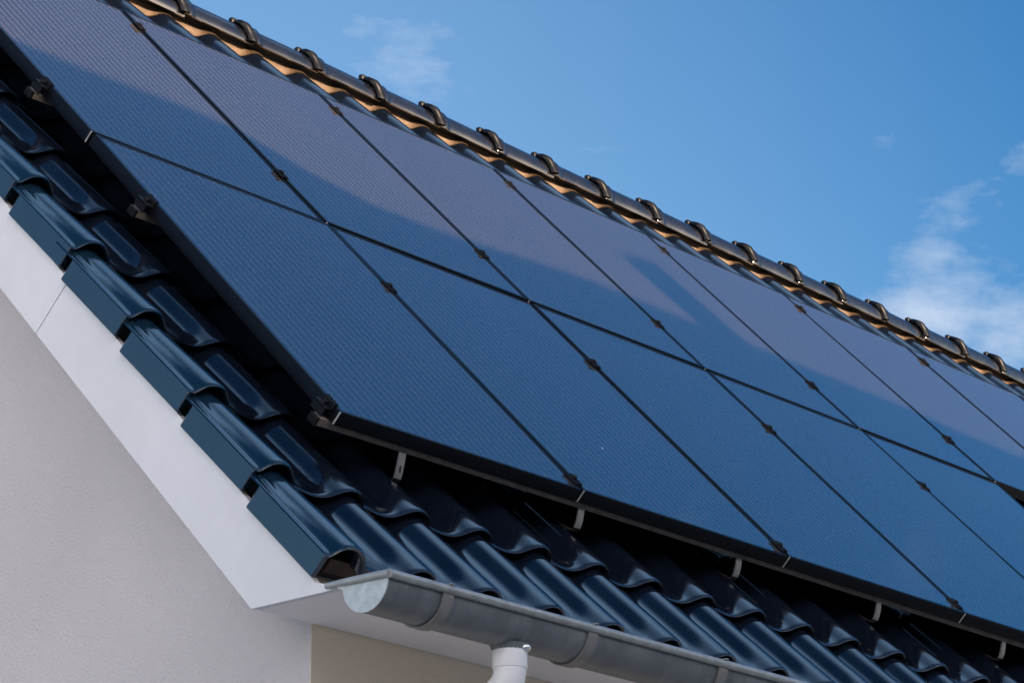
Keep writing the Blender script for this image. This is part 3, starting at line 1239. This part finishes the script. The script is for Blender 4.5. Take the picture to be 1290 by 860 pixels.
# pale blue patch added nearly overhead to brighten the tile flanks
zd = nd(nt, 'ShaderNodeVectorMath', operation='DISTANCE')
L(nrm.outputs[0], zd.inputs[0])
zd.inputs[1].default_value = Vector((.35, .01, .93)).normalized()
zr = nd(nt, 'ShaderNodeMapRange', interpolation_type='SMOOTHSTEP')
zr.inputs['From Min'].default_value = 0.48
zr.inputs['From Max'].default_value = 0.10
zr.inputs['To Max'].default_value = 0.9
L(zd.outputs['Value'], zr.inputs['Value'])
zn = nd(nt, 'ShaderNodeTexNoise', i_Scale=4.0, i_Detail=7.0, i_Roughness=0.6)
L(nrm.outputs[0], zn.inputs['Vector'])
zrr = ramp(nt, [(0.30, 0.35), (0.60, 1.0)])
L(zn.outputs['Fac'], zrr.inputs['Fac'])
zm = nd(nt, 'ShaderNodeMath', operation='MULTIPLY')
L(zr.outputs['Result'], zm.inputs[0])
L(zrr.outputs['Color'], zm.inputs[1])
mxz = nd(nt, 'ShaderNodeMix', data_type='RGBA')
L(zm.outputs[0], mxz.inputs['Factor'])
L(mx.outputs[2], mxz.inputs[6])
mxz.inputs[7].default_value = (2.7, 4.5, 7.0, 1)
# unseen bright cloud bank added low on the gable side to light the walls
sx = nd(nt, 'ShaderNodeSeparateXYZ')
L(nrm.outputs[0], sx.inputs[0])
sdot = nd(nt, 'ShaderNodeVectorMath', operation='DOT_PRODUCT')
L(nrm.outputs[0], sdot.inputs[0])
sdot.inputs[1].default_value = Vector((-.55, -.82, .15)).normalized()
side = nd(nt, 'ShaderNodeMapRange', interpolation_type='SMOOTHSTEP')
side.inputs['From Min'].default_value = 0.15
side.inputs['From Max'].default_value = 0.65
L(sdot.outputs['Value'], side.inputs['Value'])
hi = nd(nt, 'ShaderNodeMapRange', interpolation_type='SMOOTHSTEP')
hi.inputs['From Min'].default_value = 0.80
hi.inputs['From Max'].default_value = 0.30
L(sx.outputs['Z'], hi.inputs['Value'])
bn = nd(nt, 'ShaderNodeTexNoise', i_Scale=3.0, i_Detail=8.0, i_Roughness=0.6)
L(nrm.outputs[0], bn.inputs['Vector'])
br = ramp(nt, [(0.36, 0.0), (0.56, 1.0)])
L(bn.outputs['Fac'], br.inputs['Fac'])
bm1 = nd(nt, 'ShaderNodeMath', operation='MULTIPLY')
L(side.outputs['Result'], bm1.inputs[0])
L(hi.outputs['Result'], bm1.inputs[1])
bm2 = nd(nt, 'ShaderNodeMath', operation='MULTIPLY')
L(bm1.outputs[0], bm2.inputs[0])
L(br.outputs['Color'], bm2.inputs[1])
mx3 = nd(nt, 'ShaderNodeMix', data_type='RGBA')
L(bm2.outputs[0], mx3.inputs['Factor'])
L(mxz.outputs[2], mx3.inputs[6])
mx3.inputs[7].default_value = (14.5, 13.4, 13.4, 1)
L(mx3.outputs[2], bg.inputs['Color'])
# warm horizon band added behind the viewer to light eaves wall and soffit
gd = nd(nt, 'ShaderNodeVectorMath', operation='DOT_PRODUCT')
L(nrm.outputs[0], gd.inputs[0])
gd.inputs[1].default_value = Vector((.05, -.99, .06)).normalized()
gr = nd(nt, 'ShaderNodeMapRange', interpolation_type='SMOOTHSTEP')
gr.inputs['From Min'].default_value = 0.55
gr.inputs['From Max'].default_value = 0.98
gr.inputs['To Max'].default_value = 0.9
L(gd.outputs['Value'], gr.inputs['Value'])
gz = nd(nt, 'ShaderNodeMapRange', interpolation_type='SMOOTHSTEP')
gz.inputs['From Min'].default_value = 0.46
gz.inputs['From Max'].default_value = 0.24
L(sx.outputs['Z'], gz.inputs['Value'])
gm = nd(nt, 'ShaderNodeMath', operation='MULTIPLY')
L(gr.outputs['Result'], gm.inputs[0])
L(gz.outputs['Result'], gm.inputs[1])
mx4 = nd(nt, 'ShaderNodeMix', data_type='RGBA')
L(gm.outputs[0], mx4.inputs['Factor'])
L(mx3.outputs[2], mx4.inputs[6])
mx4.inputs[7].default_value = (38, 30, 23, 1)
L(mx4.outputs[2], bg.inputs['Color'])
bg.inputs['Strength'].default_value = 0.12

vs = scene.view_settings
vs.view_transform = 'Standard'
vs.look = 'None'
vs.gamma = 1.0
vs.use_curve_mapping = False
vs.exposure = 1.5
scene.render.engine = 'CYCLES'
scene.cycles.use_denoising = True
scene.cycles.denoiser = 'OPENIMAGEDENOISE'
scene.cycles.denoising_input_passes = 'RGB_ALBEDO_NORMAL'
scene.cycles.denoising_prefilter = 'NONE'
